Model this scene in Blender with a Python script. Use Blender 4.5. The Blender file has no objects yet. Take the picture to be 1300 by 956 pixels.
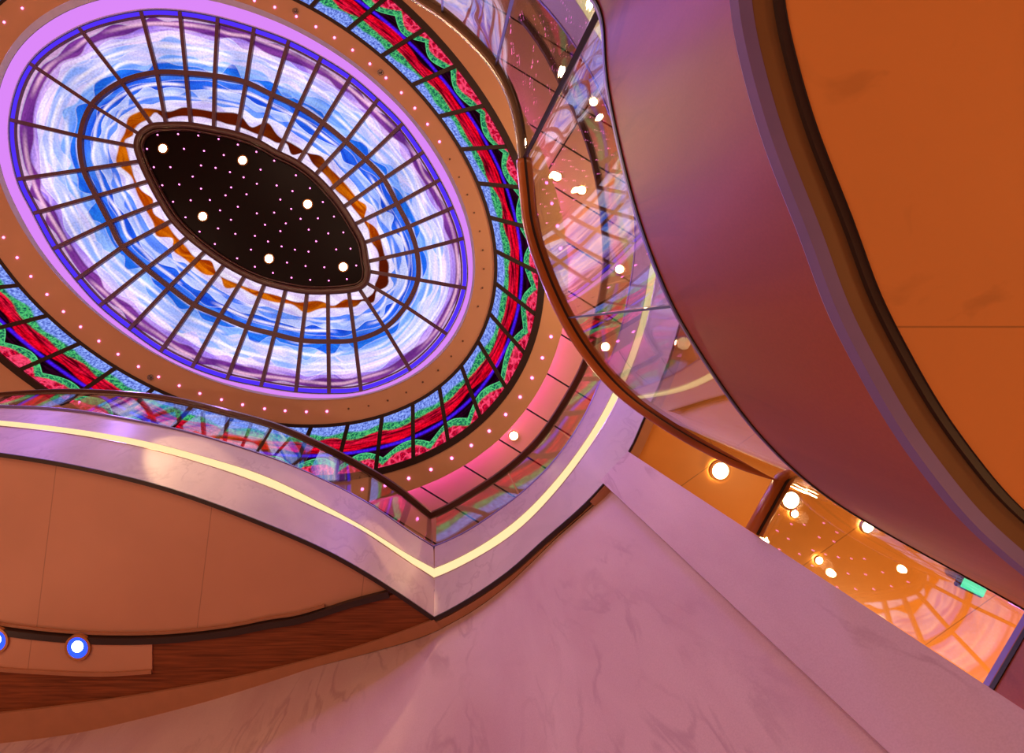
import bpy, bmesh, math, random
from mathutils import Vector
random.seed(4)
C = bpy.context.scene.collection
F = 750.0; VX, VY = 555.0, 415.0          # focal length in pixels and zenith point of the 1300x956 frame
H_RAIL_A, H_CAP_A, H_BOT_A = 2.85, 1.65, 1.02      # near balcony, heights above the eye
H_BOT_B, H_CAP_B, H_RAIL_B = 4.77, 6.33, 7.26      # balcony one deck further up
H_CEIL, H_DOME, H_COVE = 8.9, 9.25, 9.3
FLOOR = -1.62
def W(x, y, h): return Vector(((x-VX)*h/F, (y-VY)*h/F, h))
# ------------------------------------------------------------------ curves
def crom(pts, n=8, closed=False):
    P = [Vector(p) for p in pts]; m = len(P); out = []
    rng = m if closed else m-1
    for i in range(rng):
        if closed: a, b, c, d = P[i-1], P[i], P[(i+1) % m], P[(i+2) % m]
        else:
            b, c = P[i], P[i+1]; a = P[i-1] if i else b*2-c; d = P[i+2] if i+2 < m else c*2-b
        # centripetal parameterisation
        t0 = 0; t1 = t0+max((b-a).length, 1e-6)**.5; t2 = t1+max((c-b).length, 1e-6)**.5; t3 = t2+max((d-c).length, 1e-6)**.5
        for k in range(n):
            t = t1+(t2-t1)*k/n
            A1 = a*((t1-t)/(t1-t0))+b*((t-t0)/(t1-t0)); A2 = b*((t2-t)/(t2-t1))+c*((t-t1)/(t2-t1)); A3 = c*((t3-t)/(t3-t2))+d*((t-t2)/(t3-t2))
            B1 = A1*((t2-t)/(t2-t0))+A2*((t-t0)/(t2-t0)); B2 = A2*((t3-t)/(t3-t1))+A3*((t-t1)/(t3-t1))
            out.append(B1*((t2-t)/(t2-t1))+B2*((t-t1)/(t2-t1)))
    if not closed: out.append(P[-1].copy())
    return out
def smooth(pts, it=6):
    P = [p.copy() for p in pts]
    for _ in range(it):
        P = [P[0]]+[(P[i-1]+P[i]*2+P[i+1])/4 for i in range(1, len(P)-1)]+[P[-1]]
    return P
def resample(pts, n):
    L = [0]
    for a, b in zip(pts, pts[1:]): L.append(L[-1]+(b-a).length)
    out = []; j = 0
    for i in range(n):
        t = L[-1]*i/(n-1)
        while j < len(L)-2 and L[j+1] < t: j += 1
        k = (t-L[j])/max(L[j+1]-L[j], 1e-9); out.append(pts[j].lerp(pts[j+1], min(max(k, 0), 1)))
    return out
def polar(pts):                               # radius about the zenith as a function of bearing, from picture points
    q = sorted((math.atan2(y-VY, x-VX), math.hypot(x-VX, y-VY)) for x, y in pts)
    d = [(q[i+1][1]-q[i][1])/(q[i+1][0]-q[i][0]) for i in range(len(q)-1)]
    s = [d[0]]+[(d[i-1]+d[i])/2 for i in range(1, len(d))]+[d[-1]]
    def f(t):
        if t <= q[0][0]: return q[0][1]+s[0]*(t-q[0][0])
        if t >= q[-1][0]: return q[-1][1]+s[-1]*(t-q[-1][0])
        i = max(k for k in range(len(q)-1) if q[k][0] <= t)
        h = q[i+1][0]-q[i][0]; u = (t-q[i][0])/h
        return ((2*u**3-3*u*u+1)*q[i][1]+(u**3-2*u*u+u)*h*s[i]+(-2*u**3+3*u*u)*q[i+1][1]+(u**3-u*u)*h*s[i+1])
    return f
def P(pts, h, n=6, closed=False): return [W(p.x, p.y, h) for p in crom([Vector((*q, 0)) for q in pts], n, closed)]
def lin(a, b, n): return [a+(b-a)*i/(n-1) for i in range(n)]
def ring_pts(f, ts, h): return [Vector((f(t)*math.cos(t)*h/F, f(t)*math.sin(t)*h/F, h)) for t in ts]
# ------------------------------------------------------------------ objects
def link(name, me, mat, parent=None, smooth_=True):
    o = bpy.data.objects.new(name, me); C.objects.link(o)
    if mat: me.materials.append(mat)
    if smooth_:
        for p in me.polygons: p.use_smooth = True
    if parent: o.parent = parent
    return o
def empty(name, label, cat, group=None, loc=(0, 0, 0)):
    o = bpy.data.objects.new(name, None); C.objects.link(o); o.location = loc; o.empty_display_size = .1
    tag(o, label, cat, group); return o
def tag(o, label, cat, group=None, kind=None):
    if label: o['label'] = label
    if cat: o['category'] = cat
    if group: o['group'] = group
    if kind: o['kind'] = kind
    return o
def struct(o, label, cat): return tag(o, label, cat, None, 'structure')
def loft(name, rows, mat, parent=None, closed=False, thick=0, off=0, uv=None, smooth_=True, origin=None):
    me = bpy.data.meshes.new(name); n = len(rows[0]); V = [v for r in rows for v in r]; Fc = []
    for i in range(len(rows)-1):
        for j in range(n if closed else n-1):
            k = (j+1) % n; Fc.append((i*n+j, i*n+k, (i+1)*n+k, (i+1)*n+j))
    me.from_pydata([tuple(v) for v in V], [], Fc); me.update()
    if uv:
        for nm, fn in uv.items():
            L = me.uv_layers.new(name=nm); li = 0
            for i in range(len(rows)-1):
                for j in range(n if closed else n-1):
                    for (a, b) in ((i, j), (i, j+1), (i+1, j+1), (i+1, j)):
                        L.data[li].uv = fn(a, b); li += 1
    o = link(name, me, mat, parent, smooth_)
    if thick:
        s = o.modifiers.new('solid', 'SOLIDIFY'); s.thickness = thick; s.offset = off; s.use_even_offset = False
    if smooth_ and (thick or len(rows) > 2):
            e = o.modifiers.new('edges', 'EDGE_SPLIT'); e.split_angle = math.radians(35)
    return o
def sweep(name, pts, w, h, mat, parent=None, closed=False, round_=0, tilt=None, smooth_=False):
    """rectangular (or rounded) profile swept along a path; w across (horizontal), h vertical"""
    me = bpy.data.meshes.new(name); n = len(pts); V = []; Fc = []
    if round_:
        prof = [(math.copysign(abs(math.cos(a))**.55, math.cos(a))*w/2, math.copysign(abs(math.sin(a))**.55, math.sin(a))*h/2) for a in [math.tau*i/16 for i in range(16)]]
    else: prof = [(-w/2, -h/2), (w/2, -h/2), (w/2, h/2), (-w/2, h/2)]
    m = len(prof)
    for i, p in enumerate(pts):
        a = pts[i-1] if (i or closed) else p; b = pts[(i+1) % n] if (i < n-1 or closed) else p
        t1 = (p-a); t2 = (b-p)
        t1 = t1.normalized() if t1.length > 1e-9 else t2.normalized(); t2 = t2.normalized() if t2.length > 1e-9 else t1
        t = (t1+t2).normalized(); s = Vector((-t.y, t.x, 0))
        if s.length < 1e-6: s = Vector((1, 0, 0))
        s.normalize(); k = 1/max(.45, t.dot(t1)); u = t.cross(s)*-1
        if u.z < 0: u = -u
        V += [tuple(p+s*x*k+u*y) for x, y in prof]
    for i in range(n if closed else n-1):
        k = (i+1) % n
        for j in range(m): Fc.append((i*m+j, i*m+(j+1) % m, k*m+(j+1) % m, k*m+j))
    if not closed: Fc += [tuple(range(m))[::-1], tuple((n-1)*m+j for j in range(m))]
    me.from_pydata(V, [], Fc); me.update()
    bm = bmesh.new(); bm.from_mesh(me); bmesh.ops.recalc_face_normals(bm, faces=bm.faces); bm.to_mesh(me); bm.free()
    return link(name, me, mat, parent, smooth_ or bool(round_))
def polyface(name, pts, mat, parent=None, thick=0, off=1):
    me = bpy.data.meshes.new(name); me.from_pydata([tuple(p) for p in pts], [], [tuple(range(len(pts)))]); me.update()
    bm = bmesh.new(); bm.from_mesh(me); bmesh.ops.triangulate(bm, faces=bm.faces, ngon_method='EAR_CLIP')
    bmesh.ops.recalc_face_normals(bm, faces=bm.faces)
    if bm.faces and sum(f.normal.z for f in bm.faces) > 0: bmesh.ops.reverse_faces(bm, faces=bm.faces)
    if thick:
        r = bmesh.ops.extrude_face_region(bm, geom=bm.faces[:]); bmesh.ops.translate(bm, verts=[v for v in r['geom'] if isinstance(v, bmesh.types.BMVert)], vec=(0, 0, thick))
        bmesh.ops.recalc_face_normals(bm, faces=bm.faces)
    bm.to_mesh(me); bm.free()
    return link(name, me, mat, parent, False)
# ------------------------------------------------------------------ materials
def lin1(c): c /= 255; return c/12.92 if c <= .04045 else ((c+.055)/1.055)**2.4
def S(r, g, b): return (lin1(r), lin1(g), lin1(b), 1)
class N:
    def __init__(s, name):
        s.m = bpy.data.materials.new(name); s.m.use_nodes = True; s.t = s.m.node_tree; s.t.nodes.clear()
        s.out = s.t.nodes.new('ShaderNodeOutputMaterial')
    def n(s, ty, **kw):
        x = s.t.nodes.new(ty)
        for k, v in kw.items(): setattr(x, k, v)
        return x
    def put(s, sock, v):
        if isinstance(v, bpy.types.NodeSocket): s.t.links.new(v, sock)
        elif v is not None: sock.default_value = v
    def M(s, op, a, b=None, c=None, clamp=False):
        x = s.n('ShaderNodeMath', operation=op, use_clamp=clamp); s.put(x.inputs[0], a)
        if b is not None: s.put(x.inputs[1], b)
        if c is not None: s.put(x.inputs[2], c)
        return x.outputs[0]
    def mix(s, f, a, b, mode='MIX'):
        x = s.n('ShaderNodeMix', data_type='RGBA', blend_type=mode); s.put(x.inputs[0], f); s.put(x.inputs[6], a); s.put(x.inputs[7], b)
        return x.outputs[2]
    def noise1(s, w, scale, det=1.0):
        x = s.n('ShaderNodeTexNoise', noise_dimensions='1D'); s.put(x.inputs['W'], w); x.inputs['Scale'].default_value = scale; x.inputs['Detail'].default_value = det
        return x.outputs[0]
    def noise(s, vec, scale, det=3, dist=0):
        x = s.n('ShaderNodeTexNoise'); s.put(x.inputs['Vector'], vec); x.inputs['Scale'].default_value = scale; x.inputs['Detail'].default_value = det; x.inputs['Distortion'].default_value = dist
        return x.outputs[0]
    def rng(s, v, a, b, c=0., d=1., smooth_=False):
        x = s.n('ShaderNodeMapRange'); s.put(x.inputs[0], v)
        if smooth_: x.interpolation_type = 'SMOOTHSTEP'
        for i, k in enumerate((a, b, c, d)): s.put(x.inputs[i+1], k)
        return x.outputs[0]
    def surf(s, sh): s.t.links.new(sh, s.out.inputs[0]); return s.m
    def bsdf(s, col, rough=.5, metal=0, bump=None, bs=.1, spec=.5, coat=0):
        p = s.n('ShaderNodeBsdfPrincipled'); s.put(p.inputs['Base Color'], col); s.put(p.inputs['Roughness'], rough); p.inputs['Metallic'].default_value = metal
        p.inputs['Specular IOR Level'].default_value = spec; p.inputs['Coat Weight'].default_value = coat
        if bump is not None:
            b = s.n('ShaderNodeBump'); b.inputs['Strength'].default_value = bs; b.inputs['Distance'].default_value = .02; s.put(b.inputs['Height'], bump); s.t.links.new(b.outputs[0], p.inputs['Normal'])
        return p.outputs[0]
def plain(name, rgb, rough=.5, metal=0, spec=.5, coat=0):
    n = N(name); o = n.n('ShaderNodeTexCoord').outputs['Object']
    k = n.noise(o, 9, 3); c = n.mix(n.rng(k, .3, .7, 0, .25), S(*rgb), S(*[x*.8 for x in rgb]))
    return n.surf(n.bsdf(c, rough, metal, spec=spec, coat=coat))
def emit(name, rgb, st):
    n = N(name); e = n.n('ShaderNodeEmission'); e.inputs[0].default_value = S(*rgb); e.inputs[1].default_value = st
    return n.surf(e.outputs[0])
def stone(name, a, b, vein, rough=.4, sc=1.0, spec=.4, seams=None, stretch=(1, 1, .25)):
    n = N(name); o = n.n('ShaderNodeTexCoord').outputs['Object']
    mp = n.n('ShaderNodeMapping'); n.put(mp.inputs[0], o); mp.inputs['Scale'].default_value = stretch
    v = mp.outputs[0]; k = n.noise(v, 2.2*sc, 5, .6); c = n.mix(n.rng(k, .35, .65), S(*a), S(*b))
    w = n.noise(v, 6*sc, 6, .7); ln = n.rng(n.M('ABSOLUTE', n.M('SUBTRACT', w, .5)), 0, .05, .38, 0, True)
    g = n.noise(o, 1.7*sc, 2); c = n.mix(n.M('MULTIPLY', ln, n.rng(g, .45, .6)), c, S(*vein))
    f = n.noise(o, 160, 2); c = n.mix(n.rng(f, .3, .7, 0, .18), c, S(*vein))
    return n.surf(n.bsdf(c, rough, spec=spec, bump=w, bs=.08))
def panelled(name, rgb, pitch, ang, rough=.6, dark=.55, pitch2=0, off=0., width=.004, spec=.3, stain=.0):
    """matt ceiling panels with thin joints"""
    n = N(name); o = n.n('ShaderNodeTexCoord').outputs['Object']
    sp = n.n('ShaderNodeSeparateXYZ'); n.put(sp.inputs[0], o); x, y = sp.outputs[0], sp.outputs[1]
    def joint(a, p, of):
        d = n.M('ADD', n.M('MULTIPLY', x, math.cos(a)), n.M('MULTIPLY', y, math.sin(a)))
        fr = n.M('PINGPONG', n.M('ADD', d, of), p/2); return n.M('LESS_THAN', fr, width)
    j = joint(ang, pitch, off)
    if pitch2: j = n.M('MAXIMUM', j, joint(ang+math.pi/2, pitch2, off*.7))
    k = n.noise(o, 1.3, 3); c = n.mix(n.rng(k, .35, .65, 0, .5), S(*rgb), S(*[q*.93 for q in rgb]))
    if stain:
        q = n.noise(o, 6, 4, 1); c = n.mix(n.rng(q, .62, .74, 0, stain), c, S(*[u*.6 for u in rgb]))
    c = n.mix(j, c, S(*[q*dark for q in rgb]))
    return n.surf(n.bsdf(c, rough, spec=spec))
def wood(name, a, b, rough=.35, sc=1., axis=2, spec=.5):
    n = N(name); o = n.n('ShaderNodeTexCoord').outputs['Object']; mp = n.n('ShaderNodeMapping'); n.put(mp.inputs[0], o)
    s = [2.5*sc]*3; s[axis] = 60*sc; mp.inputs['Scale'].default_value = s
    k = n.noise(mp.outputs[0], 1., 5, .6); c = n.mix(n.rng(k, .35, .68), S(*a), S(*b))
    return n.surf(n.bsdf(c, rough, spec=spec, bump=k, bs=.05))
def glass(name, tint=(.96, .97, .98), ior=1.6, ripple=0.):
    n = N(name); g = n.n('ShaderNodeNewGeometry'); i = n.M('ADD', n.M('MULTIPLY', g.outputs['Backfacing'], 1/ior-ior), ior)
    fr = n.n('ShaderNodeFresnel'); n.put(fr.inputs[0], i)
    t = n.n('ShaderNodeBsdfTransparent'); t.inputs[0].default_value = (*tint, 1); gl = n.n('ShaderNodeBsdfGlossy'); gl.inputs['Roughness'].default_value = 0.0; gl.inputs[0].default_value = (1, 1, 1, 1)
    if ripple:
        o = n.n('ShaderNodeTexCoord').outputs['Object']; k = n.noise(o, 1.6, 1)
        b = n.n('ShaderNodeBump'); b.inputs['Strength'].default_value = 1; b.inputs['Distance'].default_value = ripple; n.put(b.inputs['Height'], k)
        n.t.links.new(b.outputs[0], gl.inputs['Normal'])
    m = n.n('ShaderNodeMixShader'); n.put(m.inputs[0], fr.outputs[0]); n.t.links.new(t.outputs[0], m.inputs[1]); n.t.links.new(gl.outputs[0], m.inputs[2])
    return n.surf(m.outputs[0])
def art_glass_dome():
    n = N('backlit_dome_glass'); uvn = n.n('ShaderNodeUVMap', uv_map='flow'); sp = n.n('ShaderNodeSeparateXYZ'); n.put(sp.inputs[0], uvn.outputs[0]); u, v = sp.outputs[0], sp.outputs[1]
    seed = [0.]
    def wob(freq, amp, det=0.):
        seed[0] += 17.3; q = n.M('ADD', u, seed[0])
        ph = n.M('ADD', n.M('MULTIPLY', u, freq*4.2), n.M('MULTIPLY', n.noise1(q, .9, 0.), 9)); a = n.rng(n.noise1(q, freq*.8, 0.), .3, .7, .1, 1.)
        return n.M('MULTIPLY', n.M('MULTIPLY', n.M('SINE', ph), a), amp*.36)
    cr = n.n('ShaderNodeCombineXYZ'); n.put(cr.inputs[0], n.M('MULTIPLY', u, .9)); n.put(cr.inputs[1], n.M('MULTIPLY', n.M('ADD', v, wob(1.2, .25)), 6))
    streak = n.noise(cr.outputs[0], 1.3, 2.5, .6)
    col = n.mix(n.rng(streak, .35, .65), S(215, 190, 235), S(245, 232, 255))
    lay = [(.17, .17, .95, (216, 110, 6), (150, 48, 2)), (.33, .2, .95, (236, 225, 255), (196, 180, 245)), (.47, .12, 1.2, (110, 150, 250), (70, 115, 240)),
           (.60, .16, 1.4, (200, 205, 255), (140, 165, 250)), (.72, .16, 1.3, (40, 100, 232), (24, 68, 205)), (.86, .1, 1., (70, 130, 245), (28, 80, 220)), (.97, .06, 1.1, (24, 84, 215), (40, 120, 235)),
           (1.14, .26, 1.5, (150, 185, 255), (90, 140, 252)), (1.27, .2, 1.3, (226, 206, 255), (150, 176, 255)), (1.4, .16, 1.1, (140, 170, 255), (215, 205, 255)), (1.52, .2, 1.2, (244, 214, 255), (172, 168, 250)),
           (1.64, .12, 1.5, (222, 180, 245), (150, 110, 225)), (1.72, .12, 1.3, (128, 56, 150), (92, 36, 122)), (1.87, .11, 1.4, (214, 170, 214), (176, 120, 184))]
    for i, (b, amp, fr, c1, c2) in enumerate(lay):
        w = wob(fr*1.3, amp*1.5); d = n.M('SUBTRACT', n.M('ADD', v, w), b); f = n.rng(d, 0, .012)
        cc = n.mix(n.rng(streak, .32, .68, 0, 1, True), S(*c1), S(*c2))
        if i == 0:                            # amber band turns to dark brown in places
            cc = n.mix(n.rng(n.noise1(u, .23, 1), .5, .6), cc, S(86, 22, 4))
        rim = n.rng(n.M('ABSOLUTE', d), 0, .014, .45, 0)
        col = n.mix(f, col, cc); col = n.mix(rim, col, S(235, 228, 255) if i not in (0, 12) else S(90, 30, 40))
    # bright tubes seen through the glass
    for p, wd, g in ((.56, .016, .7), (.80, .018, .9), (1.05, .012, .5), (1.24, .018, .8), (1.44, .016, .9), (1.58, .014, .8), (1.81, .018, .75)):
        d = n.M('ABSOLUTE', n.M('SUBTRACT', n.M('ADD', v, wob(.5, .12)), p)); f = n.M('MULTIPLY', n.rng(d, 0, wd*2.8, g, 0, True), n.rng(n.noise1(n.M('ADD', u, p*50), 1.1), .36, .55))
        col = n.mix(f, col, S(255, 240, 255) if p < 1.7 else S(255, 196, 226))
    sx = n.n('ShaderNodeCombineXYZ'); n.put(sx.inputs[0], u); n.put(sx.inputs[1], n.M('MULTIPLY', v, .8))
    sk = n.noise(sx.outputs[0], 38, 3); big = n.noise(sx.outputs[0], 1.5, 2)
    k = n.M('MULTIPLY', n.rng(sk, .3, .7, .82, 1.18), n.rng(big, .35, .65, .8, 1.15))
    e = n.n('ShaderNodeEmission'); n.put(e.inputs[0], col); n.put(e.inputs[1], n.M('MULTIPLY', k, DOME_GAIN))
    return n.surf(e.outputs[0])
def art_glass_ring():
    n = N('backlit_ring_glass'); uvn = n.n('ShaderNodeUVMap', uv_map='flow'); sp = n.n('ShaderNodeSeparateXYZ'); n.put(sp.inputs[0], uvn.outputs[0]); u, v = sp.outputs[0], sp.outputs[1]
    seed = [3.]
    def wob(freq, amp, det=0.):
        seed[0] += 11.7; return n.M('MULTIPLY', n.M('SUBTRACT', n.noise1(n.M('ADD', u, seed[0]), freq, det), .5), amp)
    cv = n.n('ShaderNodeCombineXYZ'); n.put(cv.inputs[0], u); n.put(cv.inputs[1], n.M('MULTIPLY', v, .8))
    def lace(scale, w):
        vo = n.n('ShaderNodeTexVoronoi', feature='DISTANCE_TO_EDGE'); vo.inputs['Scale'].default_value = scale
        dn = n.noise(cv.outputs[0], 9, 2); ad = n.n('ShaderNodeVectorMath', operation='ADD'); n.put(ad.inputs[0], cv.outputs[0])
        cc = n.n('ShaderNodeCombineXYZ'); n.put(cc.inputs[0], n.M('MULTIPLY', dn, .12)); n.put(cc.inputs[1], n.M('MULTIPLY', dn, .07)); n.put(ad.inputs[1], cc.outputs[0]); n.put(vo.inputs['Vector'], ad.outputs[0])
        return n.rng(vo.outputs['Distance'], 0, w*1.5, 1, 0, True)
    fine, coarse = lace(15, .13), lace(10, .13); gr = n.noise(cv.outputs[0], 30, 4)
    cx = n.n('ShaderNodeCombineXYZ'); n.put(cx.inputs[0], n.M('MULTIPLY', u, 3)); n.put(cx.inputs[1], n.M('MULTIPLY', v, 26)); st = n.noise(cx.outputs[0], 1, 4, .3)
    col = n.mix(n.rng(gr, .35, .65), S(84, 108, 220), S(150, 176, 252))
    def over(b, w, cc, soft=.012, col=None):
        f = n.rng(n.M('SUBTRACT', n.M('ADD', v, w), b), 0, soft); return n.mix(f, col, cc)
    g2 = n.noise(cv.outputs[0], 55, 4, .8); green = n.mix(n.M('MULTIPLY', fine, n.rng(g2, .38, .6, .2, 1)), S(22, 84, 84), S(120, 255, 150)); green = n.mix(n.rng(g2, .46, .6, 0, .7), green, S(70, 215, 110)); green = n.mix(n.rng(gr, .5, .62, 0, .7), green, S(10, 36, 56))
    col = over(.17, wob(2., .16), green, .04, col)
    col = over(.29, n.M('ADD', wob(1.9, .12), n.M('MULTIPLY', n.M('SINE', n.M('MULTIPLY', u, 7.3)), .025)), n.mix(n.rng(st, .4, .62), S(90, 0, 16), S(240, 20, 60)), .03, col)
    col = over(.41, wob(1.2, .06), n.mix(n.rng(st, .35, .6), S(130, 0, 20), S(248, 6, 40)), .03, col)
    dkm = n.mix(n.rng(st, .45, .65), S(16, 0, 10), S(46, 4, 34))
    col = over(.51, wob(1.6, .16), dkm, .02, col)
    d = n.M('ABSOLUTE', n.M('SUBTRACT', n.M('ADD', v, wob(.5, .05)), .575)); col = n.mix(n.rng(d, .004, .045, 1, 0, True), col, S(72, 24, 240))
    ww = n.M('ADD', n.M('SUBTRACT', n.M('ABSOLUTE', n.M('SINE', n.M('ADD', n.M('MULTIPLY', u, 4.7), wob(.6, 2.)))), .6), 0); ww = n.M('ADD', n.M('MULTIPLY', ww, .17), wob(.7, .1)); col = over(.69, ww, green, .012, col)
    d = n.M('ABSOLUTE', n.M('SUBTRACT', n.M('ADD', v, ww), .695)); col = n.mix(n.rng(d, 0, .012, .8, 0), col, S(110, 245, 160))
    red = n.mix(coarse, n.mix(n.rng(g2, .4, .6), S(226, 14, 52), S(120, 4, 40)), S(255, 70, 112)); col = over(.79, n.M('ADD', ww, wob(3, .1)), red, .03, col)
    k = n.M('MULTIPLY', n.rng(gr, .3, .7, .6, 1.35), RING_GAIN)
    e = n.n('ShaderNodeEmission'); n.put(e.inputs[0], col); n.put(e.inputs[1], k); return n.surf(e.outputs[0])
DOME_GAIN, RING_GAIN = 1.12, 1.0
M = dict(
    fascia_a=stone('near_fascia_stone', (166, 88, 62), (138, 66, 46), (96, 44, 40), .42, .8, .35),
    fascia_b=stone('upper_fascia_stone', (196, 172, 166), (180, 156, 152), (150, 124, 120), .46, 1., .35, stretch=(1, 1, .4)),
    wall=stone('wall_stone', (212, 184, 184), (196, 160, 164), (146, 108, 116), .6, .7, .25, stretch=(1, 1, .3)),
    pier=stone('pier_stone', (206, 176, 182), (190, 156, 164), (150, 110, 112), .55, .8, .3),
    lip=plain('fascia_lip_metal', (128, 112, 176), .4, .3),
    shadow_gap=plain('dark_bronze_trim', (46, 30, 26), .45),
    soffit_a=panelled('orange_soffit_panel', (214, 140, 74), 2.3, math.pi/2, .6, .8, off=.0, stain=.25, width=.0016),
    recess_a=plain('bronze_recess', (118, 82, 48), .5),
    soffit_b=panelled('peach_soffit_panel', (202, 148, 120), 1.3, .12, .55, .82, off=.35, width=.0035),
    wood_b=wood('brown_timber_soffit', (142, 78, 44), (100, 52, 28), .5, 1, axis=1, spec=.25),
    tan=plain('tan_moulding', (176, 120, 88), .5),
    hall=panelled('hall_ceiling_panel', (224, 150, 70), 1.1, -.62+math.pi/2, .32, .75, width=.004, spec=.5),
    band=panelled('ring_soffit_plaster', (226, 178, 146), 30, 0, .6, .9, width=.0),
    cove_ceiling=panelled('cove_ceiling_panel', (210, 170, 156), .64, math.radians(121.6), .55, .12, pitch2=2.9, off=.28, width=.013),
    lipwhite=plain('white_cove_lip', (226, 216, 226), .5),
    cove=emit('lilac_cove_wash_glow', (226, 140, 255), .95),  # LED wash on the rim wall, put in as emission
    blue_strip=emit('blue_led_strip', (80, 46, 240), 1.1),
    pink_led=emit('pink_cove_led', (255, 110, 235), 16),
    mullion=plain('dark_mullion_metal', (104, 74, 90), .4),
    ringbar=plain('dark_ring_bar_metal', (48, 34, 32), .45),
    oval=plain('oval_rim_metal', (84, 56, 54), .3, 0, .6),
    black=plain('black_lacquer_panel', (20, 9, 11), .3, 0, .1),
    railwood=wood('varnished_rail_wood', (190, 104, 36), (140, 68, 20), .28, .6),
    raildark=plain('dark_rail_groove', (40, 20, 10), .4),
    railb=wood('dark_rail_wood', (98, 54, 36), (70, 36, 24), .3, .6),
    railedge=plain('bright_rail_edge', (190, 160, 130), .3, .6),
    capedge=plain('olive_glass_cap', (128, 104, 78), .25, .3, .6),
    glass=glass('balustrade_glass', ior=2.0, ripple=.0), glass_b=glass('upper_balustrade_glass', ior=2.2, ripple=.0), glass_r=glass('rippled_balustrade_glass', ior=2.5, ripple=.01),
    seal=plain('glass_joint_seal', (24, 18, 20), .5),
    strip=emit('warm_light_strip', (255, 224, 166), 1.15),
    lamp=emit('warm_lamp_lens', (255, 214, 150), 30), lampblue=emit('blue_lamp_lens', (40, 70, 255), 2.2),
    lampcore=emit('blue_lamp_core', (170, 190, 255), 14),
    led=emit('pink_led_lens', (255, 120, 210), 5), ledoff=plain('unlit_led_lens', (120, 90, 70), .4),
    housing=plain('bronze_lamp_housing', (190, 130, 80), .35, .3), steel=plain('brushed_steel_ring', (190, 180, 175), .25, .8),
    exit=emit('green_sign_face', (90, 235, 160), 1.3), signbox=plain('sign_housing', (70, 60, 50), .5),
    floor=wood('lobby_floor', (150, 96, 60), (120, 72, 44), .5, .3), farwall=plain('hall_wall_plaster', (190, 140, 96), .7),
    deck=plain('deck_carpet', (96, 62, 48), .9),
)
M['dome'] = art_glass_dome(); M['ring'] = art_glass_ring()

# ================================================================== CEILING
def ell(c, a, b, ang, n=128, k=1., grow=0):
    c0, s0 = math.cos(math.radians(ang)), math.sin(math.radians(ang)); out = []
    for i in range(n):
        t = math.tau*i/n; x, y = (a+grow)*math.cos(t), (b+grow)*math.sin(t); out.append((c[0]+x*c0-y*s0, c[1]+x*s0+y*c0))
    return out
def ellp(c, a, b, ang, t):
    c0, s0 = math.cos(math.radians(ang)), math.sin(math.radians(ang)); t = math.radians(t); x, y = a*math.cos(t), -b*math.sin(t)
    return (c[0]+x*c0-y*s0, c[1]+x*s0+y*c0)
E_IN = ((283.2, 245.4), 374.1, 258.5, -148.23); E_OUT = ((245.6, 221.2), 483.2, 332.8, -145.95)
E_LIP = ((294.8, 245.6), 336.5, 225.5, -147.46)
INN = [(195,161),(211.6,159),(243,159),(272,164),(301,170),(328.6,179.6),(353.7,193.7),(378.8,206),(400.8,222),(419.6,240.8),(437,262.7),(451,284.7),(463.5,308),(468,332),(470,345),(466.7,360),(457,368),(443,371),(416.5,373),(390,372.5),(363,368),(336,361),(311,350.5),(285,336),(261,319),(239,301),(219.5,280),(205,257),(190.6,230),(179.6,205),(175,187),(179.6,172)]
OUTP = [(102,37),(180,16),(229,16),(277,24),(323,37),(367,53),(408,74),(446,98),(480,127),(511,158),(537,194),(558,229),(575,264),(588,303),(591.5,366),(567,424),(521,470),(458.5,496),(418,499),(376,497),(332,490),(289,481),(245,466),(205,446),(165,418),(128,388),(98,355),(69,316),(44.5,271),(24,228),(15,153),(40,82)]
MID = [(155.6,106),(200,94),(236.7,94.7),(273,98),(312.5,106),(346,121.6),(379,137),(410,157),(439,180.5),(464,203),(487,227.5),(504,259),(519,288),(529,318.5),(530.5,355),(515,389),(488.7,416.5),(450.8,431.7),(417,433.5),(382.8,432),(348.8,424),(314,415),(280,401),(247,386.5),(216,364),(187,340.7),(157,313),(141,282),(124,249),(108.5,215.7),(104.6,174),(119,134.7)]
def clean(pts, it=1):                      # take the hand jitter out of a traced closed curve
    P = [Vector(p) for p in pts]; n = len(P)
    for _ in range(it): P = [P[i]*.6+(P[i-1]+P[(i+1) % n])*.2 for i in range(n)]
    return [tuple(p) for p in P]
NB = 32; SUB = 6
ic = [W(p.x, p.y, H_DOME) for p in crom(INN, SUB, True)]; mc = [W(p.x, p.y, H_DOME) for p in crom(MID, SUB, True)]; oc = [W(p.x, p.y, H_DOME) for p in crom(OUTP, SUB, True)]
dome = empty('stained_glass_skylight', 'huge oval backlit skylight of wavy blue, lilac and amber glass around a black oval', 'skylight')
arc = [0]
for j in range(len(mc)): arc.append(arc[-1]+(mc[(j+1) % len(mc)]-mc[j]).length)
def rowmix(a, b, k): return [p.lerp(q, k) for p, q in zip(a, b)]
rows1 = [rowmix(ic, mc, k/3) for k in range(4)]; rows2 = [rowmix(mc, oc, k/3) for k in range(4)]
loft('inner_glass_tier', rows1, M['dome'], dome, True, uv={'flow': lambda a, b: (arc[b], a/3)}, smooth_=False)
loft('outer_glass_tier', rows2, M['dome'], dome, True, uv={'flow': lambda a, b: (arc[b], 1+a/3)}, smooth_=False)
for i in range(NB):
    a, b, m = [W(*q[i], H_DOME-.03) for q in (INN, OUTP, MID)]
    sweep('mullion', [a, m, b], .056, .07, M['mullion'], dome)
dz = Vector((0, 0, -.03))
sweep('middle_ring', [p+dz for p in mc], .075, .075, M['mullion'], dome, True)
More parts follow.
